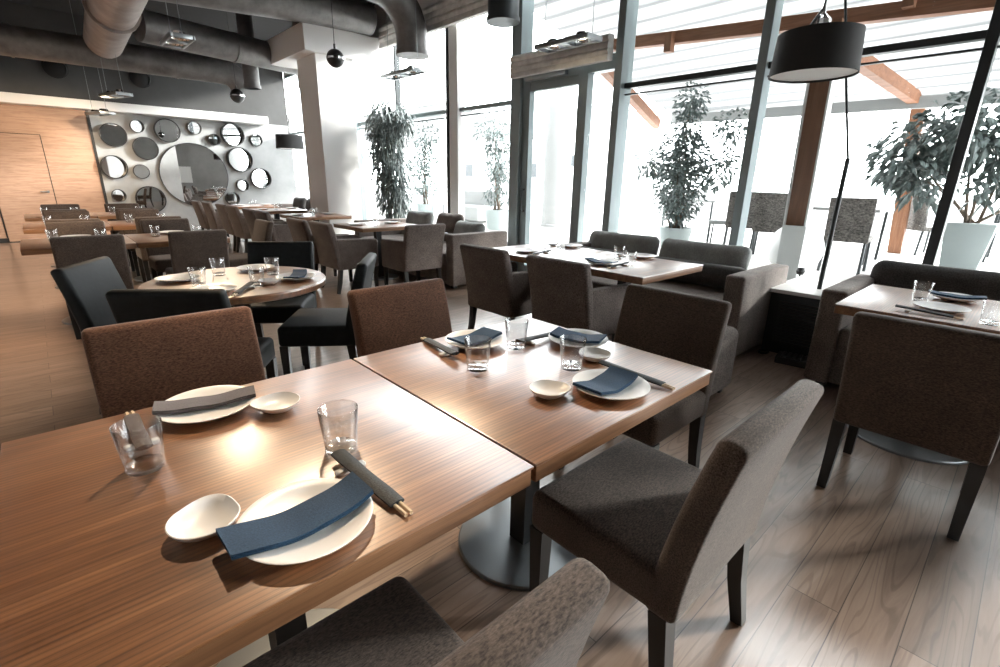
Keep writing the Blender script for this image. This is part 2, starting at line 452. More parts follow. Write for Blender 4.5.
# roman blinds, folded up
def blind(y0, y1, z0, z1, label, x=WX - .16):
    o = thing('roman_blind', label, 'blind', (x, (y0 + y1) / 2, z0))
    hw = (y1 - y0) / 2; nfold = 4; dz = (z1 - z0) / nfold
    for i in range(nfold):
        pr = [(-.05 - .018 * ((i + 1) % 2), i * dz - .012), (.045, i * dz + .0), (.045, i * dz + dz), (-.045, i * dz + dz * .98), (-.062 - .01 * (i % 2), i * dz + dz * .45)]
        f = MB().slab(pr, hw * 2, .006, 2)
        f.v = [(y, x_, z) for x_, y, z in f.v]
        f.build('fold', 'blindcloth', o)
    return o
M['blindcloth'] = fabric('blind_cloth', (.70, .68, .65), (.86, .84, .81), (200, 200, 200), .9, .1)
blind(3.06, 4.64, 2.69, 2.95, 'grey beige roman blind folded up above the terrace door')
blind(4.95, 8.05, 3.58, 3.92, 'pale roman blind folded up at the ceiling beside the white column')

# ------------------------------------------------------------------ ducts and ceiling services
def duct(name, pts, r, m, label, bands=(), n=24):
    o = thing(name, label, 'duct', pts[0])
    p0 = Vector(pts[0])
    MB().tube([Vector(p) - p0 for p in pts], r, n).build('duct_body', m, o)
    for b in bands:
        a, c = Vector(b[0]) - p0, Vector(b[1]) - p0
        MB().tube([a, c], (max(r) if isinstance(r, list) else r) + .014, n).build('duct_band', m, o)
    return o
duct('lagged_duct', [(1.30, 3.0, 3.62), (1.35, 6.0, 3.60), (1.52, 10.9, 3.52)], [.31, .31, .27], 'duct_lag',
     'large pale lagged air duct running along the ceiling towards the mirror wall', [((1.36, 6.6, 3.595), (1.362, 6.66, 3.595)), ((1.44, 8.7, 3.555), (1.442, 8.76, 3.555))])
duct('air_duct', [(-3.1, 11.3, 3.38), (3.25, 11.3, 3.38), (3.55, 11.3, 3.36), (3.7, 11.3, 3.26), (3.78, 11.3, 3.12)], .235, 'duct',
     'round grey duct crossing the ceiling just before the mirror wall', [((.3, 11.3, 3.38), (.34, 11.3, 3.38)), ((2.6, 11.3, 3.38), (2.64, 11.3, 3.38))])
duct('air_duct', [(1.8, 9.3, 3.52), (4.2, 9.95, 3.52), (5.2, 10.2, 3.52)], .23, 'duct', 'round grey duct passing behind the column capital', [((3.2, 9.68, 3.52), (3.24, 9.69, 3.52))])
duct('air_duct', [(1.7, 7.9, 3.78), (3.9, 8.0, 3.95), (5.0, 8.0, 3.98)], .24, 'duct', 'round grey duct over the middle of the room beside the twin spot lamp', [])
duct('vent_pipe', [(3.66, 10.3, CZ), (3.66, 10.3, 2.98)], .14, 'duct', 'vertical grey duct outlet hanging left of the column', [((3.66, 10.3, 3.04), (3.66, 10.3, 2.98))])
duct('vent_pipe', [(4.85, 10.6, CZ), (4.85, 10.6, 3.15)], .16, 'duct', 'vertical grey duct outlet behind the column capital', [])
bp = [(2.9, 6.55, 4.05), (4.2, 6.6, 4.05)] + [(4.3 + .63 * math.sin(a), 6.6, 4.05 - .62 * (1 - math.cos(a))) for a in [PI / 2 * i / 6 for i in range(1, 7)]]
bp.append((4.93, 6.6, 3.22))
duct('elbow_duct', bp, .245, 'duct', 'grey duct that bends down to an open outlet beside the white column', [((4.93, 6.6, 3.26), (4.93, 6.6, 3.20)), ((3.5, 6.57, 4.05), (3.54, 6.57, 4.05))])
duct('air_outlet', [(4.78, 4.36, CZ), (4.78, 4.36, 3.22)], .19, 'frame_dark', 'dark cylindrical air outlet hanging by the top of the terrace door', [((4.78, 4.36, 3.26), (4.78, 4.36, 3.21))])
duct('air_duct', [(-3.1, 6.8, 3.86), (.2, 7.0, 3.85), (1.1, 7.1, 3.82)], .2, 'duct_lag', 'short pale duct running left from the lagged duct', [])
for x, y, z, lx, ly, lab in ((2.35, 6.3, 4.14, .55, .3, 'pale rectangular ceiling panel left of the black beam'), (3.15, 7.3, 4.16, .5, .3, 'pale rectangular ceiling panel above the ball pendant'), (2.75, 5.4, 4.2, .7, .3, 'pale rectangular ceiling panel nearest the camera'), (4.95, 5.45, 4.15, .25, .55, 'pale ceiling panel over the window side table')):
    o = thing('ceiling_panel', lab, 'ceiling panel', (x, y, z))
    MB().bbox((-lx, -ly, 0), (lx, ly, .05), .008).build('panel', 'panel_white', o)
    for sx in (-.8, .8): MB().tube([(sx * lx, 0, .05), (sx * lx, 0, CZ - z)], .006, 6).build('hanger', 'steel', o)
for y, lab in ((8.75, 'dark ceiling beam beyond the grey ducts'), (7.3, 'dark ceiling beam above the column'), (5.6, 'dark ceiling beam nearest the camera')):
    tag(MB().bbox((-3.1, y - .12, 4.12), (3.7, y + .12, CZ), .01).build('ceiling_beam', 'ceil', None), lab, 'beam')

# ------------------------------------------------------------------ hanging lamps
def twin_spot(x, y, z, rz, label, on=True, L=.62, top=None):
    o = thing('twin_spot', label, 'lamp', (x, y, z), rz, 'twin spot lamps hung on wires')
    f = MB()
    f.bbox((-.13, -L / 2, 0), (-.105, L / 2, .05), .004); f.bbox((.105, -L / 2, 0), (.13, L / 2, .05), .004)
    f.bbox((-.105, -L / 2, 0), (.105, -L / 2 + .02, .05), .004); f.bbox((-.105, L / 2 - .02, 0), (.105, L / 2, .05), .004)
    f.bbox((-.105, -.05, .0), (.105, .05, .05), .004)
    f.build('frame', 'steel', o)
    for sy in (-1, 1):
        c = (0, sy * L * .27, .02)
        h = MB().lathe([(0, .06), (.055, .06), (.088, .0), (.095, -.004), (.095, .01), (.062, .075), (0, .08)], 24, c).build('reflector', 'chrome', o)
        MB().lathe([(0, .012), (.05, .018), (.058, .03), (0, .035)], 16, c).build('bulb', 'bulb' if on else 'diffuser', h)
        MB().tube([(0, sy * L * .45, .05), (0, sy * L * .42, (top or CZ) - z)], .004, 6).build('wire', 'steel', o)
    return o
twin_spot(1.80, 7.0, 2.90, 0, 'lit twin spot lamp hanging beside the lagged duct')
twin_spot(1.5, 10.6, 2.62, .3, 'small lit twin spot lamp below the end of the lagged duct', top=3.24)
twin_spot(1.36, 11.95, 2.42, .3, 'small lit twin spot lamp in front of the wooden wall edge')
twin_spot(4.9, 3.42, 2.83, 0, 'lit twin spot lamp hanging above the terrace door blind', L=.78)
twin_spot(4.8, 6.7, 2.92, 0, 'twin spot lamp hanging between the column and the tall plant', L=.95, on=False)
twin_spot(1.35, 1.85, 2.95, .4, 'lit twin spot lamp hanging above the nearest table')
twin_spot(1.3, 4.85, 2.95, 0, 'lit twin spot lamp hanging over the first table row', top=3.30)
twin_spot(-.4, 5.2, 2.95, .2, 'lit twin spot lamp hanging over the left hand aisle')

def ball(x, y, z, r, label):
    o = thing('ball_pendant', label, 'lamp', (x, y, z))
    pf = [(0, -r)] + [(r * math.cos(a), r * math.sin(a)) for a in [PI * (-.5 + i / 14) for i in range(1, 14)]] + [(.012, r * .98), (.012, r + .05), (0, r + .05)]
    MB().lathe(pf, 28).build('globe', 'rim', o)
    MB().lathe([(r * .985, -.012), (r * 1.03, -.010), (r * 1.03, .010), (r * .985, .012)], 28).build('ring', 'chrome', o)
    MB().tube([(0, 0, r + .05), (0, 0, CZ - z)], .004, 6).build('cable', 'black', o)
ball(3.02, 5.3, 2.68, .098, 'black ball pendant with chrome ring in front of the white column')
ball(3.45, 10.6, 2.86, .13, 'black ball pendant with chrome ring far off before the mirror wall')

def drum(x, y, z, r, h, label, rodtop, chrome=True):
    o = thing('drum_pendant', label, 'lamp', (x, y, z))
    MB().lathe([(r, 0), (r * .94, h), (r * .93, h), (r * .985, .0), (r, 0)], 40).build('lamp_shade', 'shade', o)
    MB().lathe([(0, .012), (r * .97, .012), (r * .97, .02), (0, .02)], 40).build('diffuser', 'diffuser', o)
    MB().lathe([(0, h - .03), (r * .93, h - .03), (r * .93, h - .02), (0, h - .02)], 40).build('top_disc', 'shade', o)
    MB().tube([(0, 0, h - .02), (0, 0, rodtop - z)], .012, 8).build('stem', 'chrome', o)
    if chrome:
        MB().lathe([(0, h - .02), (.05, h - .02), (.05, h + .07), (.02, h + .1), (0, h + .1)], 20).build('lamp_holder', 'chrome', o)
        MB().tube([(-.10, .03, h + .02), (-.03, 0, h + .12), (0, 0, h + .2)], .01, 8).build('bracket', 'chrome', o)
    return o
drum(3.90, .53, 2.03, .245, .235, 'big black drum lamp with white underside hanging between the sofas', CZ)
drum(4.75, 11.6, 1.98, .31, .3, 'small black drum lamp hanging far off left of the column', CZ, False)

# crank rod of the blinds
o = thing('crank_rod', 'thin dark crank rod with thick lower grip standing on the white sill', 'rod', (4.86, .47, .551))
MB().tube([(0, 0, 0), (0, 0, 1.03)], .017, 10).build('grip', 'frame_dark', o)
MB().tube([(0, 0, 1.03), (-.02, .1, 1.5), (-.05, .3, 2.5), (-.1, .5, 3.2)], .009, 8).build('rod', 'frame_dark', o)

# ------------------------------------------------------------------ mirrors
mir = [(1.62, 2.14, .24, -.10, 'dark round mirror at the top left of the grey wall'), (2.07, 2.35, .13, .22, 'small bright round mirror, second of the top row'),
 (2.62, 2.30, .25, -.05, 'dark grey round mirror high above left of the big one'), (2.15, 1.90, .24, -.08, 'brownish round mirror touching the upper left of the big one'),
 (1.52, 1.49, .24, .24, 'large bright round mirror at the left edge of the grey wall'), (1.99, 1.41, .15, -.1, 'small dark round mirror left of the big one'),
 (1.50, .90, .13, .24, 'small bright round mirror at the lower left of the grey wall'), (2.07, .81, .29, -.06, 'large dim round mirror at the lower left of the big one'),
 (3.03, 1.36, .71, -.11, 'very large round mirror in the middle of the grey wall'), (3.17, 2.40, .14, .1, 'small round mirror straight above the big one'),
 (3.55, 2.17, .13, .24, 'small bright round mirror at the upper right of the big one'), (3.97, 2.31, .26, .24, 'bright round mirror in the top row right of the big one'),
 (4.50, 2.22, .14, .1, 'small round mirror at the top right end'), (4.06, 1.74, .29, .22, 'large bright round mirror right of the big one'),
 (4.50, 1.30, .25, .22, 'bright round mirror at the right end of the wall'), (4.04, 1.13, .14, .22, 'small bright round mirror low on the right'),
 (3.77, .81, .16, .22, 'lowest small round mirror right of the big one')]
RX = Matrix.Rotation(PI / 2, 4, 'X')
for x, z, r, tilt, lab in mir:
    o = thing('wall_mirror', lab, 'mirror', (x, WY, z), 0, 'round mirrors on the grey wall')
    d = .05 if r > .5 else .09
    MB().lathe([(r * .93 if r < .5 else r * .975, 0), (r, 0), (r, d), (r * .94 if r < .5 else r * .98, d), (r * .93 if r < .5 else r * .975, 0)], 40, rot=RX).build('rim', 'rim', o)
    rr = r * .925 if r < .5 else r * .972
    MB().lathe([(0, 0), (rr, 0), (rr, .008), (0, .008)], 40, (0, -d * .5, 0), rot=Matrix.Rotation(tilt, 4, 'Z') @ RX).build('mirror_glass', 'mirror', o, angle=.3)

# ------------------------------------------------------------------ chairs
def back_profile(h0=.335, h1=.875, y0=-.195, lean=.105, th=.044, k=8):
    A = []; B = []
    for i in range(k + 1):
        t = i / k; z = h0 + (h1 - h0) * t; yc = y0 - lean * t ** 1.5; q = th * (1 - .25 * t)
        A.append((yc + q, z)); B.append((yc - q, z - .01 * t))
    return A + B[::-1]
def dining_chair(fab, wd=.53, legm='leg'):
    def make():
        o = bpy.data.objects.new('dining_chair', None); C.objects.link(o); o.empty_display_size = .05
        MB().rbox((0, .02, .405), (wd, .46, .135), .028, .008).build('seat', fab, o, angle=2)
        MB().slab(back_profile(), wd, .022, 3).build('backrest', fab, o, angle=1.2)
        for sx in (-1, 1):
            x = sx * (wd / 2 - .028)
            MB().tube([(x, .218, .345), (x, .218, 0)], [.036, .026], 4).build('leg', legm, o, False)
            MB().tube([(x, -.195, .345), (x, -.215, .16), (x, -.245, 0)], [.036, .031, .026], 4).build('leg', legm, o, False)
        return o
    return make
def arm_chair(fab, wd=.56, legm='leg'):
    def make():
        o = bpy.data.objects.new('armchair', None); C.objects.link(o); o.empty_display_size = .05
        MB().rbox((0, .06, .39), (wd - .13, .5, .15), .03, .012).build('seat', fab, o, angle=2)
        MB().slab(back_profile(.29, .855, -.2, .11, .05), wd, .026, 3).build('backrest', fab, o, angle=1.2)
        for sx in (-1, 1):
            pr = [(-.22, .29), (.30, .29), (.31, .62), (.28, .645), (-.24, .665)]
            a = MB().slab(pr, .075, .018, 3); a.v = [(x + sx * (wd / 2 - .037), y, z) for x, y, z in a.v]
            a.build('armrest', fab, o, angle=1.)
            x = sx * (wd / 2 - .035)
            MB().tube([(x, .27, .30), (x, .27, 0)], [.034, .024], 4).build('leg', legm, o, False)
            MB().tube([(x, -.2, .30), (x, -.22, .14), (x, -.25, 0)], [.034, .03, .024], 4).build('leg', legm, o, False)
        return o
    return make
brown = Proto(dining_chair('brown')); lamplit = Proto(dining_chair('lamplit')); black = Proto(dining_chair('navy', .5)); taupe = Proto(arm_chair('taupe'))
G1 = 'brown dining chairs'; GB = 'black chairs around the round table'; GA = 'taupe armchairs along the window tables'
F, B_, R_, L_ = 0, PI, -PI / 2, PI / 2     # facing +y, -y, +x, -x
lamplit.put(.46, 1.135, 0, B_, 'warm brown dining chair behind the nearest table, its back lit warm', 'chair')
lamplit.put(1.415, 1.14, 0, B_, 'warm brown dining chair behind the second table, beside the black leather seat', 'chair')
brown.put(2.07, .46, 0, L_, 'dark brown dining chair at the right end of the second table', 'chair', G1)
brown.put(1.375, -.04, 0, F, 'brown fabric dining chair in the right foreground, seat and back seen from the side', 'chair', G1)
brown.put(.39, -.05, 0, F, 'brown dining chair at the bottom of the photo, seat tucked under the nearest table', 'chair', G1)
brown.put(2.93, -.475, 0, R_, 'brown dining chair at right edge of the photo, seen from behind', 'chair', G1)
brown.put(3.75, -1.3, 0, F, 'brown dining chair outside right of the photo by the window table', 'chair', G1) if False else None
def ring(cx, cy, ang, dist):
    a = math.radians(ang); return cx + dist * math.cos(a), cy + dist * math.sin(a), a + PI / 2
for x, y, ax, lab in ((.70, 2.19, -126, 'black leather chair at the near side of the round table, only its back showing'), (.55, 2.93, 150, 'black leather chair at the left of the round table, standing askew'), (1.38, 3.19, 56, 'black leather chair at the far side of the round table'), (1.46, 2.46, -36, 'black leather chair right of the round table, its seat catching light')):
    black.put(x, y, 0, math.radians(ax) + PI / 2, lab, 'chair', GB)
browns = Proto(dining_chair('brown', .48))
rows = [(5.0, 5.9, 'first'), (7.0, 7.85, 'second'), (8.95, 9.75, 'third')]
for y0, y1, nm in rows:
    for x, side in ((.42, 'left'), (1.22, 'right')):
        browns.put(x, y0 - .05, 0, F, 'brown dining chair on the near side of the %s table row, %s one' % (nm, side), 'chair', G1)
        browns.put(x, y1 + .08, 0, B_, 'brown dining chair on the far side of the %s table row, %s one' % (nm, side), 'chair', G1)
browns.put(1.80, 5.55, 0, L_, 'brown dining chair at the right end of the first table row', 'chair', G1)
for x, y, rz, lab in ((3.08, 2.37, R_, 'taupe armchair at the window table, the left of the two seen from behind'), (3.08, 1.58, R_, 'taupe armchair at the window table, the right of the two seen from behind'),
    (3.54, 4.62, F, 'taupe armchair with its sunlit back to the camera, beside the far sofa'), (2.93, 5.22, R_, 'taupe armchair in profile facing the far sofa table'),
    (2.88, 5.84, R_, 'taupe armchair second behind the one in profile by the column'), (2.98, 7.5, R_, 'taupe armchair in the row by the column, third from the camera'), (2.98, 8.12, R_, 'taupe armchair in the row by the column, fourth from the camera'),
    (2.98, 9.1, R_, 'taupe armchair in the far row, fifth from the camera'), (2.98, 9.8, R_, 'taupe armchair in the far row, sixth from the camera'), (2.93, 10.65, R_, 'taupe armchair in the far row, second from its end'), (2.88, 11.3, R_, 'taupe armchair at the very end of the far row')):
    taupe.put(x, y, 0, rz, lab, 'armchair', GA)

# ------------------------------------------------------------------ tables
def table_sq(lx, ly, th=.053, rbase=.26, bx=0.):
    def make():
        o = bpy.data.objects.new('dining_table', None); C.objects.link(o); o.empty_display_size = .05
        t = MB().bbox((-lx / 2, -ly / 2, .75 - .008), (lx / 2, ly / 2, .75), .003, 2)
        t.build('tabletop', 'table', o, angle=.4)
        MB().bbox((-lx / 2 + .004, -ly / 2 + .004, .75 - th), (lx / 2 - .004, ly / 2 - .004, .7418), .004, 2).build('edge_band', 'table_edge', o, angle=.4)
        MB().tube([(bx, 0, .705), (bx, 0, .012)], .055, 4).build('column', 'leg', o, False)
        MB().bbox((bx - .2, -.2, .69), (bx + .2, .2, .705), .004).build('mounting_plate', 'leg', o)
        MB().lathe([(0, .0), (rbase, 0), (rbase, .010), (rbase - .006, .014), (0, .016)], 48, (bx, 0, 0)).build('base', 'steel', o, angle=.5)
        return o
    return make
T = Proto(table_sq(.896, .908)); TL = Proto(table_sq(.796, .86)); TW = Proto(table_sq(.9, .87)); TR = Proto(table_sq(.88, .87, .053, .29, -.16))
GT = 'square wooden tables'
T.put(.448, .454, 0, 0, 'wooden table nearest the camera, filling the lower left of the photo', 'table', GT)
T.put(1.351, .454, 0, 0, 'wooden table joined to the nearest one, its top bright with window glare', 'table', GT)
for y0, y1, nm in rows:
    TL.put(.38, (y0 + y1) / 2, 0, 0, 'wooden table, left one of the %s table row by the wooden wall' % nm, 'table', GT)
    TL.put(1.18, (y0 + y1) / 2, 0, 0, 'wooden table, right one of the %s table row by the wooden wall' % nm, 'table', GT)
TW.put(3.59, 1.54, 0, 0, 'window table before the sofa, right half near the light pouf', 'table', GT)
TW.put(3.59, 2.42, 0, 0, 'window table before the sofa, left half near the terrace door', 'table', GT)
TR.put(3.77, -.42, 0, 0, 'window table at right edge of the photo behind the brown chair', 'table', GT)
TW.put(3.62, 5.64, 0, 0, 'wooden table between the profile armchairs and the far sofa', 'table', GT)
TW.put(3.62, 7.75, 0, 0, 'wooden table left of the white column', 'table', GT)
TW.put(3.55, 9.45, 0, 0, 'wooden table beyond the white column', 'table', GT)
TW.put(3.55, 11.0, 0, 0, 'farthest wooden table before the mirror wall', 'table', GT)
rt = thing('round_table', 'round wooden table set for four between black leather chairs', 'table', (1.0, 2.64, 0))
MB().lathe([(0, .705), (.50, .705), (.512, .712), (.514, .74), (.508, .75), (0, .75)], 72).build('tabletop', 'table', rt, angle=.6)
MB().tube([(0, 0, .705), (0, 0, .012)], .055, 4).build('column', 'leg', rt, False)
MB().lathe([(0, .0), (.24, 0), (.24, .010), (.234, .014), (0, .016)], 48).build('base', 'steel', rt, angle=.5)

# ------------------------------------------------------------------ sofas, pouf, cushions
def sofa(x, y0, y1, label, arm0=True, arm1=True):
    o = thing('sofa', label, 'sofa', (x, (y0 + y1) / 2, 0), 0, 'low sofas along the windows')
    hl = (y1 - y0) / 2
    MB().bbox((.03, -hl + .02, .05), (.93, hl - .02, .30), .01).build('base', 'sofa', o)
    MB().rbox((.45, 0, .375), (.9, 2 * hl - .3, .155), .035, .006).build('seat_cushion', 'sofa', o, angle=2)
    MB().rbox((.86, 0, .40), (.16, 2 * hl - .3, .32), .03).build('back_frame', 'sofa', o, angle=2)
    for f, sgn in ((arm0, -1), (arm1, 1)):
        if f:
            MB().rbox((.47, sgn * (hl - .075), .375), (.96, .15, .66), .022).build('armrest', 'sofa', o, angle=2)
    for sx in (.08, .88):
        for sy in (-1, 1):
            MB().bbox((sx - .03, sy * (hl - .1) - .03, 0), (sx + .03, sy * (hl - .1) + .03, .052), .004).build('foot', 'leg', o)
    return o
sofa(4.0, .75, 2.92, 'taupe sofa under the window behind the window table')
sofa(4.02, -1.75, .25, 'taupe sofa at right edge of the photo with a long dark cushion')
sofa(3.92, 4.28, 6.95, 'taupe sofa beyond the terrace door, its arm beside the sunlit armchair')
sofa(4.0, 9.3, 12.4, 'taupe sofa in the far corner past the white column')
p = thing('pouf', 'light taupe upholstered pouf between the window table and sofa arm', 'pouf', (3.20, .79, 0))
MB().rbox((0, 0, .255), (.52, .54, .43), .055, .012).build('cushion', 'sofa', p, angle=2)
for sx in (-.2, .2):
    for sy in (-.2, .2): MB().bbox((sx - .025, sy - .025, 0), (sx + .025, sy + .025, .05), .004).build('foot', 'leg', p)

def pillow(x, y, z, ln, ht, th, m, label, tilt=.3, rz=0.):
    def tp(q):
        u = abs(q.y) / (ln / 2); v = abs(q.z) / (ht / 2)
        k = 1 - .42 * max(u ** 5, 0) - .35 * v ** 4
        q.x *= max(.18, k); q.z *= (1 + .08 * u ** 4); 
        return q
    o = MB().rbox((0, 0, 0), (th, ln, ht), min(th, ht) * .42, 0, 12, None, tp).build('cushion', m, None, True, angle=2.5)
    o.location = (x, y, z); o.rotation_euler = (0, tilt, rz)
    return tag(o, label, 'cushion', 'cushions on the window sofas')
pillow(4.84, 2.42, .71, .88, .26, .17, 'pillow', 'long grey cushion at the left end of the window sofa')
pillow(4.84, 1.50, .70, .90, .27, .17, 'pillow', 'long grey cushion at the right end of the window sofa', .3, -.03)
pillow(4.60, 1.45, .575, .98, .20, .24, 'pillow2', 'dark cushion lying below the long grey one by the sofa arm', .5)
pillow(4.60, 2.45, .575, .92, .20, .24, 'pillow2', 'dark cushion lying at the left end of the window sofa', .5)
pillow(4.86, -.38, .68, 1.06, .32, .2, 'pillow2', 'long dark cushion on the sofa at right edge of the photo')
pillow(4.86, -1.42, .68, .5, .32, .2, 'pillow2', 'dark cushion on the right hand sofa, out towards the edge')
pillow(4.72, 4.95, .64, .62, .3, .2, 'pillow', 'grey cushion beside the arm of the far sofa')
pillow(4.82, 5.55, .72, .6, .3, .18, 'sofa', 'pale taupe cushion in the middle of the far sofa')
pillow(4.80, 6.35, .72, .7, .28, .18, 'pillow', 'grey cushion on the far sofa beside the tall plant')
pillow(4.84, 10.0, .74, .6, .3, .18, 'pillow2', 'dark cushion on the far corner sofa, nearest the column')
pillow(4.84, 10.8, .74, .6, .3, .18, 'pillow2', 'dark cushion in the middle of the far corner sofa')
pillow(4.84, 11.6, .74, .6, .3, .18, 'pillow2', 'dark cushion at the end of the far corner sofa')

# black floor box and cable coil beside the sofa
bx = thing('floor_box', 'low black slatted box on the floor beside the radiator cabinet', 'box', (4.44, .40, 0), .15)
MB().bbox((-.09, -.16, 0), (.09, .16, .055), .006).build('body', 'black', bx)
g = MB()
for k in range(7): g.bbox((-.08, -.135 + k * .04, .055), (.08, -.115 + k * .04, .064), .002, 1)
g.build('slats', 'rim', bx)
tag(MB().tube([(4.50 + .05 * math.cos(a), .69 + .035 * math.sin(a), .008 + .0012 * a) for a in [i * .4 for i in range(32)]], .006, 6).build('cable', 'black'), 'small loop of black cable on the floor by the sofa arm', 'cable')

# ------------------------------------------------------------------ tableware
def mk_plate():
    pf = [(0, 0), (.055, 0), (.06, .002), (.10, .012), (.118, .021), (.1195, .0235), (.117, .0245), (.10, .017), (.06, .008), (0, .007)]
    return MB().lathe(pf, 56).build('plate', 'ceramic', angle=1.2)
def mk_dish():
    pf = [(0, 0), (.028, 0), (.034, .003), (.052, .016), (.0565, .024), (.0575, .0265), (.0555, .0272), (.048, .017), (.03, .009), (0, .008)]
    def rf(a):
        d = abs((a + PI) % (2 * PI) - PI)
        return 1.04 + .16 * math.exp(-(d / .5) ** 2) - .05 * math.exp(-((d - .95) / .35) ** 2)
    return MB().lathe(pf, 56, rfun=rf).build('small_dish', 'ceramic', angle=1.2)
def mk_glass():
    o = bpy.data.objects.new('tumbler', None); C.objects.link(o); o.empty_display_size = .02
    MB().lathe([(.037, .013), (.0455, .108), (.0447, .1098), (.0432, .108), (.035, .015)], 40).build('glass_wall', 'glass', o, angle=.9)
    MB().lathe([(0, 0), (.0345, 0), (.037, .003), (.037, .0125), (.0345, .0145), (0, .012)], 40).build('glass_base', 'glass', o, angle=.9)
    return o
def mk_napkin(m, ln=.255, wd=.088, bend=-.012):
    def make():
        mb = MB(); rows = []; nn = 22; layers = 2
        for L in range(layers):
            th = .0042; off = L * .0046
            vs = []
            for i in range(nn + 1):
                u = i / nn * 2 - 1; x = u * ln / 2
                zc = .008 + .015 * abs(u) ** 1.8 + off + .0012 * math.sin(u * 7)
                yc = bend * (1 - u * u)
                hw = wd / 2 - L * .0015
                vs += [(x, yc - hw, zc), (x, yc + hw, zc - .001), (x, yc + hw, zc + th), (x, yc - hw, zc + th)]
            fs = []
            for i in range(nn):
                a = i * 4; b = a + 4
                for q in range(4): fs.append((a + q, a + (q + 1) % 4, b + (q + 1) % 4, b + q))
            fs.append((3, 2, 1, 0)); e = nn * 4; fs.append((e, e + 1, e + 2, e + 3))
            mb.add(vs, fs)
        return mb.build('napkin', m, angle=.6)
    return make
def mk_chop(m, nm='sleeve'):
    def make():
        o = bpy.data.objects.new('chopstick_sleeve', None); C.objects.link(o); o.empty_display_size = .02
        f = MB(); vs = []; fs = []; N = 12
        for i in range(N + 1):
            t = i / N; y = -.11 + .235 * t; z = .004 + .012 * t
            for a in range(8):
                an = 2 * PI * a / 8 + PI / 8
                vs.append((.0175 * math.cos(an) * (1 + .06 * math.sin(t * 9)), y, z + .0065 + .0062 * math.sin(an)))
        for i in range(N):
            for a in range(8): fs.append((i * 8 + a, i * 8 + (a + 1) % 8, i * 8 + 8 + (a + 1) % 8, i * 8 + 8 + a))
        fs.append(tuple(range(8))[::-1]); fs.append(tuple(N * 8 + a for a in range(8)))
        f.add(vs, fs); f.build('sleeve', m, o, angle=.9)
        for sx in (-.006, .006):
            MB().tube([(sx, -.147, .0062), (sx, .05, .0175)], .0045, 6).build('chopstick', 'bamboo', o)
        return o
    return make
def mk_rest():
    return MB().rbox((0, 0, .006), (.07, .02, .012), .005).build('chopstick_rest', 'ceramic', angle=2)
PL, DI, GL, RE = Proto(mk_plate), Proto(mk_dish), Proto(mk_glass), Proto(mk_rest)
NB, NG = Proto(mk_napkin('napkin')), Proto(mk_napkin('napkin_grey', .24, .07, -.012)); NS = Proto(mk_napkin('napkin', .205, .105, -.006))
CH, CHB = Proto(mk_chop('sleeve')), Proto(mk_chop('sleeve_b'))
GP = ('white plates', 'small white dishes', 'glass tumblers', 'folded napkins', 'chopstick sleeves', 'chopstick rests')
ZT = .7502
def setting(px, py, rot, where, glass=None, dish=None, chop=None, nap='b', naprot=0., napoff=(0, 0), drot=-.5):
    def tr(dx, dy):
        return px + dx * math.cos(rot) - dy * math.sin(rot), py + dx * math.sin(rot) + dy * math.cos(rot)
    PL.put(px, py, ZT, 0, 'round white plate ' + where, 'plate', GP[0])
    if nap:
        x, y = tr(*napoff)
        (NB if nap == 'b' else NS if nap == 's' else NG).put(x, y, ZT + .0075, rot + naprot, ('grey' if nap == 'g' else 'navy') + ' folded napkin ' + where, 'napkin', GP[3])
    if dish is not False:
        x, y = dish if dish else tr(-.147, .12)
        DI.put(x, y, ZT, rot + drot, 'small white teardrop dish ' + where, 'dish', GP[1])
    if glass is not False:
        x, y = glass if glass else tr(.17, .18)
        GL.put(x, y, ZT, 0, 'clear glass tumbler ' + where, 'glass', GP[2])
    if chop is not False:
        x, y, a = chop if chop else (*tr(.15, .02), rot)
        (CHB if nap == 'g' else CH).put(x, y, ZT, a, 'cloth sleeve with bamboo chopsticks ' + where, 'chopsticks', GP[4])
        RE.put(x - .07 * math.sin(a), y + .07 * math.cos(a), ZT, a, 'white chopstick rest ' + where, 'chopstick rest', GP[5])
setting(.430, .138, F, 'at the bottom of the photo, nearest the camera', (.597, .352), (.289, .254), (.577, .185, .06), 'b', .02, (-.008, .01), 1.1)
setting(.412, .782, B_, 'by the warm lit brown chair, left on the nearest table', (.239, .559), (.558, .664), (.248, .74, B_), 'g', -.22)
setting(1.385, .138, F, 'by the right foreground chair on the second table', (1.437, .338), (1.206, .236), (1.525, .15, .06), 's', .04, (-.01, .012))
setting(1.345, .752, B_, 'at the far left corner of the second table', (1.181, .541), False, (1.195, .785, B_ - .15), 's', .1)
setting(1.675, .50, L_, 'at the right end of the second table', (1.444, .621), (1.568, .338), (1.58, .62, L_), 's', .35)
# round table
for ang, nap, wh in ((148, None, 'at the left of the round table'), (-126, None, 'at the near side of the round table'), (56, None, 'at the far side of the round table'), (-33, 'b', 'at the right of the round table')):
    x, y, rz = ring(1.0, 2.64, ang, .34)
    setting(x, y, rz, wh, nap=nap, dish=None if ang == -33 else False, chop=None if ang == -126 else False)
# sofa tables
setting(3.62, -.40, R_, 'on the window table at the right, camera side', (3.45, -.60), False, (3.44, -.36, R_ + PI / 2), None)
setting(4.03, -.42, L_, 'on the window table at the right, sofa side', (3.83, -.285), False, False, 'b', .1)
setting(3.36, 1.62, R_, 'before the right taupe armchair at the window table', (3.54, 1.47), False, None, 'b')
setting(3.96, 1.62, L_, 'before the sofa, right half of the window table', (3.72, 1.70), False, None, None)
setting(3.36, 2.44, R_, 'before the left taupe armchair at the window table', (3.60, 2.44), False, None, None)
setting(3.98, 2.44, L_, 'before the sofa, left half of the window table', (3.74, 2.36), False, None, None)
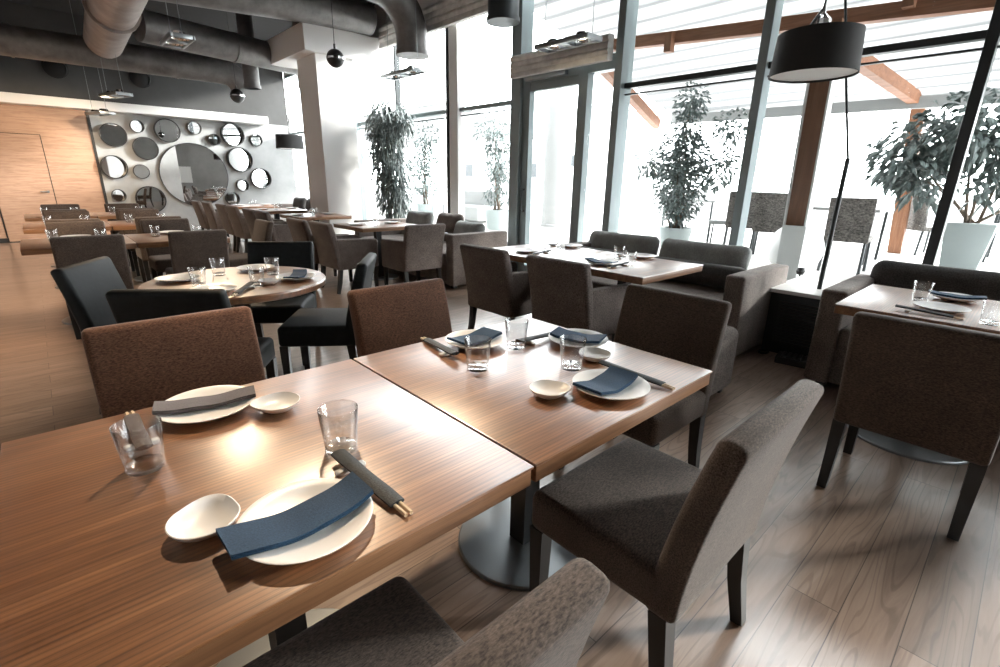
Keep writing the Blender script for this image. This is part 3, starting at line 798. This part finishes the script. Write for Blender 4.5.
# far tables
nm = {0: 'first', 1: 'second', 2: 'third'}
for i, (y0, y1, r) in enumerate(rows):
    for x, sd in ((.38, 'left'), (1.18, 'right')):
        for yy, rot, s2 in ((y0 + .17, F, 'near'), (y1 - .17, B_, 'far')):
            wh = 'on the %s table row, %s table, %s side' % (r, sd, s2)
            setting(x, yy, rot, wh, dish=False, chop=False, nap=None)
for y, wd in ((5.64, 'by the far sofa'), (7.75, 'left of the white column'), (9.45, 'beyond the white column'), (11.0, 'before the mirror wall')):
    for x, rot, s2 in ((3.32, R_, 'armchair'), (3.86, L_, 'sofa')):
        setting(x, y, rot, 'on the table %s, %s side' % (wd, s2), dish=False, chop=False, nap=None)

# ------------------------------------------------------------------ plants
def leaves(mb, pts, ln, wd, droop, spread=1.):
    for (p, d) in pts:
        p = Vector(p); L = ln * random.uniform(.7, 1.25); W = wd * random.uniform(.8, 1.2)
        d = (Vector(d) + Vector((random.uniform(-1, 1), random.uniform(-1, 1), random.uniform(-.6, .6))) * .6 * spread).normalized()
        s = d.cross(Vector((0, 0, 1)));  s = s.normalized() if s.length > 1e-3 else Vector((1, 0, 0))
        s = (s + Vector((0, 0, random.uniform(-.7, .7)))).normalized()
        a = p; m1 = p + d * L * .45 + Vector((0, 0, -droop * L * .15)); t = p + d * L * .85 + Vector((0, 0, -droop * L * .75))
        u = d.cross(s).normalized() * W * .12
        vs = [a, m1 + s * W / 2 + u, m1 - u, m1 - s * W / 2 + u, t]
        mb.add(vs, [(0, 1, 2), (0, 2, 3), (1, 4, 2), (2, 4, 3)])
def tree(name, x, y, z, label, cat, blobs, nleaf, ln, wd, droop, leafm, potsize, potm='pot', stems=3, potshape='round', group=None):
    o = thing(name, label, cat, (x, y, z), 0, group)
    pw, ph = potsize
    if potshape == 'round':
        MB().lathe([(0, 0), (pw * .78, 0), (pw, ph), (pw * .9, ph), (pw * .88, ph - .05), (0, ph - .05)], 28).build('pot', potm, o)
    else:
        MB().slab([(-pw * .7, 0), (pw * .7, 0), (pw, ph), (-pw, ph)], pw * 1.8, .01, 2).build('pot', potm, o)
    MB().lathe([(0, ph - .049), (pw * .87, ph - .049), (pw * .87, ph - .04), (0, ph - .035)], 20).build('soil', 'soil', o)
    tops = []
    for i in range(stems):
        b = blobs[i % len(blobs)]; q = random.uniform(-.05, .05)
        p0 = Vector((q, -q * 1.3, ph - .05)); p1 = Vector(b[0])
        mid = p0.lerp(p1, .5) + Vector((random.uniform(-.08, .08), random.uniform(-.08, .08), .05))
        MB().tube([p0, p0.lerp(mid, .5), mid, mid.lerp(p1, .6), p1], [.02, .018, .014, .011, .006], 7).build('stem', 'bark', o)
    mb = MB(); tot = sum(b[1][0] * b[1][1] * b[1][2] for b in blobs) ; pts = []
    for c, r in blobs:
        k = int(nleaf * (r[0] * r[1] * r[2]) / tot)
        for _ in range(k):
            v = Vector((random.gauss(0, 1), random.gauss(0, 1), random.gauss(0, 1))).normalized() * random.random() ** .45
            pts.append((Vector(c) + Vector((v.x * r[0], v.y * r[1], v.z * r[2])), (v.x, v.y, v.z * .6 - .1 * droop)))
    leaves(mb, pts, ln, wd, droop)
    mb.build('foliage', leafm, o, False)
    return o
tree('tall_ficus', 4.98, 7.55, 0, 'tall indoor ficus with drooping leaves beside the white column', 'plant',
     [((0, 0, 2.35), (.36, .40, .36)), ((-.03, .03, 1.95), (.33, .38, .4)), ((0, -.05, 1.5), (.3, .38, .42)), ((.02, -.08, 1.05), (.28, .34, .40)), ((.05, -.42, 2.3), (.14, .2, .25))], 2600, .16, .03, 1.5, 'leaf', (.2, .45), stems=4)
tree('terrace_tree', 7.9, 3.42, .35, 'bushy potted tree on the terrace seen through the middle window', 'plant',
     [((0, 0, .95), (.42, .42, .45)), ((0, .05, 1.45), (.4, .42, .4)), ((-.05, .0, 1.85), (.2, .22, .35)), ((0, 0, 2.25), (.24, .25, .27)), ((.1, .62, 1.35), (.22, .34, .24)), ((.0, -.55, 1.3), (.2, .3, .35)), ((0, -.66, 1.85), (.18, .24, .24)), ((0, 0, .6), (.25, .27, .22))], 3600, .115, .05, .5, 'leaf_out', (.27, .33), stems=6)
tree('terrace_tree', 8.75, -.08, .35, 'big leafed potted tree on the terrace seen through the right window', 'plant',
     [((-.1, .75, 1.45), (.5, .45, .45)), ((-.2, .25, 1.75), (.45, .5, .42)), ((-.1, -.25, 1.5), (.35, .4, .5)), ((0, -.6, 1.1), (.3, .35, .35)), ((-.3, .5, 1.1), (.25, .32, .28)), ((-.3, -.05, 1.05), (.16, .2, .3))], 1500, .16, .085, .8, 'leaf_out', (.24, .62), 'pot', 6, 'square')
tree('terrace_tree', 7.6, 10.3, .35, 'slim potted tree on the terrace between the tall ficus and the pale mullion', 'plant',
     [((0, 0, 1.0), (.4, .5, .45)), ((0, .1, 1.5), (.45, .6, .45)), ((0, -.1, 2.0), (.35, .4, .4))], 1500, .11, .04, .8, 'leaf_out', (.24, .4), stems=4)
tree('terrace_tree', 7.4, 7.3, .35, 'airy potted tree on the terrace left of the door', 'plant',
     [((0, 0, .9), (.32, .4, .4)), ((0, -.05, 1.4), (.36, .48, .45)), ((0, .1, 1.95), (.36, .52, .42))], 1700, .1, .035, .8, 'leaf_out', (.27, .42), stems=5)

# ------------------------------------------------------------------ the terrace
struct(MB().box((5.62, -8, .23), (13.5, 16, .35)), 'floor_terrace', 'deck')
struct(MB().box((13.5, -60, -.6), (120, 90, -.4)), 'floor_ground', 'ground')
pg = thing('pergola', 'terrace pergola of orange brown timber with a white ribbed awning roof', 'pergola', (6.4, 1.2, .35))
P0 = Vector((6.4, 1.2, .35))
def pbeam(a, b, w, h, name, m):
    a = Vector(a) - P0; b = Vector(b) - P0; d = (b - a); L = d.length; d.normalize()
    up = Vector((0, 0, 1)) if abs(d.z) < .9 else Vector((1, 0, 0))
    s = d.cross(up).normalized(); u = s.cross(d).normalized()
    vs = [q + s * sx * w / 2 + u * sz * h / 2 for q in (a, b) for sx, sz in ((-1, -1), (1, -1), (1, 1), (-1, 1))]
    return MB().add(vs, [(3, 2, 1, 0), (4, 5, 6, 7), (0, 1, 5, 4), (1, 2, 6, 5), (2, 3, 7, 6), (3, 0, 4, 7)]).build(name, m, pg, False)
po = pbeam((6.4, 1.17, .35), (6.4, 1.22, 2.95), .19, .16, 'post', 'outwood')
for sx in (-1, 1):
    pbeam((6.36, 1.17 + sx * .105, .35), (6.36, 1.22 + sx * .105, 2.9), .02, .14, 'steel_flange', 'whitepaint')
pbeam((6.38, 1.17, .35), (6.38, 1.17, .95), .23, .2, 'post_shoe', 'whitepaint')
pbeam((10.4, .85, .35), (10.3, 1.0, 2.62), .18, .16, 'post', 'outwood')
pbeam((6.45, 5.1, 3.265), (6.5, -3.2, 2.68), .12, .135, 'beam', 'outbeam')
for y in (3.0, .62): pbeam((6.36, y, 2.94), (6.36, y, 3.16 if y > 2 else 3.0), .09, .1, 'bracket', 'outwood')
pbeam((6.5, 1.52, 3.02), (10.3, 1.0, 2.62), .13, .16, 'rafter', 'outbeam')
pbeam((6.3, 4.0, 2.95), (9.2, 4.75, 2.45), .12, .16, 'rafter', 'outbeam')
pbeam((9.9, 4.85, 2.60), (10.3, -4.2, 2.56), .10, .16, 'gutter_beam', 'outgrey')
# ribbed awning
aw = MB(); vs = []; fs = []; NX = 150
for i in range(NX + 1):
    t = i / NX; z = 3.82 - t * 1.16
    zz = z + .045 * abs(math.sin(t * PI * 15))
    vs += [(5.62 + t * 4.3, 5.15 - .3 * t, zz), (5.62 + t * 4.7, -4.4, zz)]
for i in range(NX): fs.append((2 * i, 2 * i + 1, 2 * i + 3, 2 * i + 2))
o = thing('far_awning', 'white ribbed awning far left on the terrace behind the tall ficus', 'awning', (8.2, 10.5, .35))
fa = MB(); fv = []; ff = []
for i in range(61):
    t = i / 60; fv += [(-1.2 + 3.4 * t, -1.9, 2.6 - .5 * t + .04 * abs(math.sin(t * PI * 8))), (-1.2 + 3.4 * t, 6., 2.6 - .5 * t + .04 * abs(math.sin(t * PI * 8)))]
for i in range(60): ff.append((2 * i, 2 * i + 1, 2 * i + 3, 2 * i + 2))
fa.add(fv, ff).build('canopy', 'awning', o)
for px, py in ((-1.1, -1.8), (2.1, -1.8), (-1.1, 5.9), (2.1, 5.9)): MB().tube([(px, py, 0), (px, py, 2.6 if px < 0 else 2.1)], .05, 4).build('post', 'whitepaint', o, False)
a = MB().add([Vector(v) - P0 for v in vs], fs); a.build('awning', 'awning', pg)

def out_chair(x, y, rz, label, hi=.92, m='wicker'):
    o = thing('terrace_chair', label, 'chair', (x, y, .35), rz, 'chairs out on the terrace')
    MB().slab(back_profile(.40, hi, -.2, .07, .022), .46, .008, 2).build('backrest', m, o, angle=1.2)
    MB().rbox((0, 0, .41), (.46, .44, .07), .02).build('seat', m, o, angle=2)
    for sx in (-1, 1):
        MB().tube([(sx * .2, .19, .4), (sx * .21, .2, 0)], .018, 6).build('leg', 'frame_dark', o)
        MB().tube([(sx * .2, -.19, .42), (sx * .21, -.23, 0)], .018, 6).build('leg', 'frame_dark', o)
    return o
out_chair(8.0, 1.98, -1.35, 'wide woven terrace chair behind the timber post', .93)
out_chair(8.35, 2.55, -1.2, 'woven terrace chair left of the timber post', .93)
out_chair(7.55, .92, -1.5, 'woven terrace chair seen from behind, right of the timber post', .9)
out_chair(8.75, 3.0, .3, 'pale grey terrace chair seen edge on beside the bushy tree', .98, 'outgrey')
out_chair(10.6, .55, -2.4, 'dark terrace chair left of the square planter', .95)
out_chair(9.6, -.85, -1.9, 'dark terrace chair right of the square planter', .95)
for x, y, lab in ((8.75, 1.35, 'dark terrace table beside the woven chairs'), (10.6, -.7, 'dark terrace table behind the square planter'), (9.75, 4.0, 'terrace table behind the bushy tree')):
    o = thing('terrace_table', lab, 'table', (x, y, .35))
    MB().bbox((-.45, -.55, .70), (.45, .55, .74), .006).build('tabletop', 'outgrey', o)
    for sx in (-.4, .4):
        for sy in (-.48, .48): MB().tube([(sx, sy, .7), (sx, sy, 0)], .024, 4).build('leg', 'frame_dark', o, False)
o = thing('terrace_column', 'pale round column out on the terrace seen through the glass door', 'column', (9.0, 7.1, .35))
MB().lathe([(0, 0), (.30, 0), (.30, .06), (.27, .07), (.27, 2.5), (.32, 2.56), (.32, 2.7), (0, 2.7)], 32).build('shaft', 'outpale', o)
for x, y, lab in ((8.4, 9.4, 'pale terrace sofa seen through the window left of the door'),):
    o = thing('terrace_sofa', lab, 'sofa', (x, y, .35))
    MB().rbox((0, 0, .22), (.8, 1.5, .36), .04).build('seat', 'outgrey', o, angle=2)
    MB().rbox((.36, 0, .45), (.18, 1.5, .6), .04).build('backrest', 'outgrey', o, angle=2)
tag(MB().lathe([(0, -.30)] + [(.30 * math.cos(q), .30 * math.sin(q)) for q in [PI * (-.5 + i / 20) for i in range(1, 20)]] + [(0, .30)], 36).build('globe_lamp', 'whitepaint', loc=(6.78, 1.27, .65)), 'white globe on the terrace behind the timber post', 'globe')
sp = thing('floor_spot', 'small black spotlight at the foot of the timber post', 'lamp', (6.12, .98, .35))
MB().bbox((-.07, -.05, 0), (.07, .05, .03), .004).build('base', 'frame_dark', sp)
MB().lathe([(0, 0), (.03, .005), (.045, .04), (.03, .075), (0, .08)], 16, (0, 0, .1)).build('head', 'black', sp)
MB().tube([(0, 0, .03), (0, 0, .12)], .01, 6).build('stem', 'black', sp)

# pale buildings far off
def building(x0, y0, x1, y1, h, wins, label):
    o = thing('building', label, 'building', ((x0 + x1) / 2, (y0 + y1) / 2, -.4))
    cx_, cy_ = (x0 + x1) / 2, (y0 + y1) / 2
    MB().box((x0 - cx_, y0 - cy_, 0), (x1 - cx_, y1 - cy_, h)).build('wall', 'white', o, False)
    MB().box((x0 - cx_ - .2, y0 - cy_ - .2, h), (x1 - cx_ + .2, y1 - cy_ + .2, h + .25)).build('roof_edge', 'panel_white', o, False)
    for (yy, zz, ww, hh) in wins:
        f = MB().bbox((x0 - cx_ - .06, yy - ww / 2 - cy_, zz), (x0 - cx_ + .05, yy + ww / 2 - cy_, zz + hh), .02).build('window', 'outgrey', o)
        MB().box((x0 - cx_ - .075, yy - ww / 2 + .08 - cy_, zz + .08), (x0 - cx_ - .055, yy + ww / 2 - .08 - cy_, zz + hh - .08)).build('pane', 'frame_dark', f, False)
building(22, 15.6, 27, 19.3, 5.2, [(17.9, 3.5, .7, .8), (18.2, 2.5, .7, .7), (17.1, 2.5, .7, .7), (17.95, 1.0, .7, .9)], 'pale house far off seen through the terrace door')
building(30, 24, 36, 40, 4.2, [(28, 2.0, 1.2, 1.2), (32, 2.0, 1.2, 1.2), (36, 2.0, 1.2, 1.2)], 'pale long building far off seen through the left windows')

# ------------------------------------------------------------------ light
wd = bpy.data.worlds.new('sky'); S.world = wd; wd.use_nodes = True
bg = wd.node_tree.nodes['Background']
bg.inputs['Color'].default_value = (.975, .985, 1., 1); bg.inputs['Strength'].default_value = 12.0
def spot(x, y, z, tx, ty, tz, power, size=70, col=(1., .76, .52), rad=.03):
    l = bpy.data.lights.new('lamp_light', 'SPOT'); l.energy = power; l.color = col; l.spot_size = math.radians(size)
    l.spot_blend = .6; l.shadow_soft_size = rad
    o = bpy.data.objects.new('lamp_light', l); C.objects.link(o); o.location = (x, y, z)
    o.rotation_euler = (Vector((tx, ty, tz)) - Vector((x, y, z))).to_track_quat('-Z', 'Y').to_euler(); return o
spot(1.30, 1.9, 2.90, .35, .75, .75, 230, 60, rad=.06)
spot(1.30, 4.85, 2.90, .9, 1.0, .75, 80, 60, rad=.14)
spot(1.80, 7.0, 2.88, .9, 5.5, .7, 160, 90)
spot(-.4, 5.2, 2.93, -1.3, 4.3, 0, 320, 66, (1., .64, .38))
spot(1.5, 10.6, 2.58, .2, 12.9, 1.2, 150, 100)
spot(1.36, 11.95, 2.38, -.3, 13.1, 1.0, 70, 100)
spot(-.4, 5.2, 2.93, -.4, 9.5, 0, 420, 90)

sl = bpy.data.lights.new('sun', 'SUN'); sl.energy = 8.; sl.angle = math.radians(7); sl.color = (1., .96, .9)
so = bpy.data.objects.new('sun', sl); C.objects.link(so); so.location = (20, -10, 8)
so.rotation_euler = Vector((-.86, .50, -.285)).to_track_quat('-Z', 'Y').to_euler()
S.view_settings.view_transform = 'Standard'; S.view_settings.look = 'None'
S.view_settings.exposure = .3; S.view_settings.gamma = 1.; S.view_settings.use_curve_mapping = False
S.cycles.use_denoising = True
S.cycles.max_bounces = 10; S.cycles.diffuse_bounces = 5; S.cycles.glossy_bounces = 4
S.cycles.transparent_max_bounces = 32; S.cycles.transmission_bounces = 8
S.cycles.sample_clamp_indirect = 8.
S.cycles.caustics_reflective = False; S.cycles.caustics_refractive = False
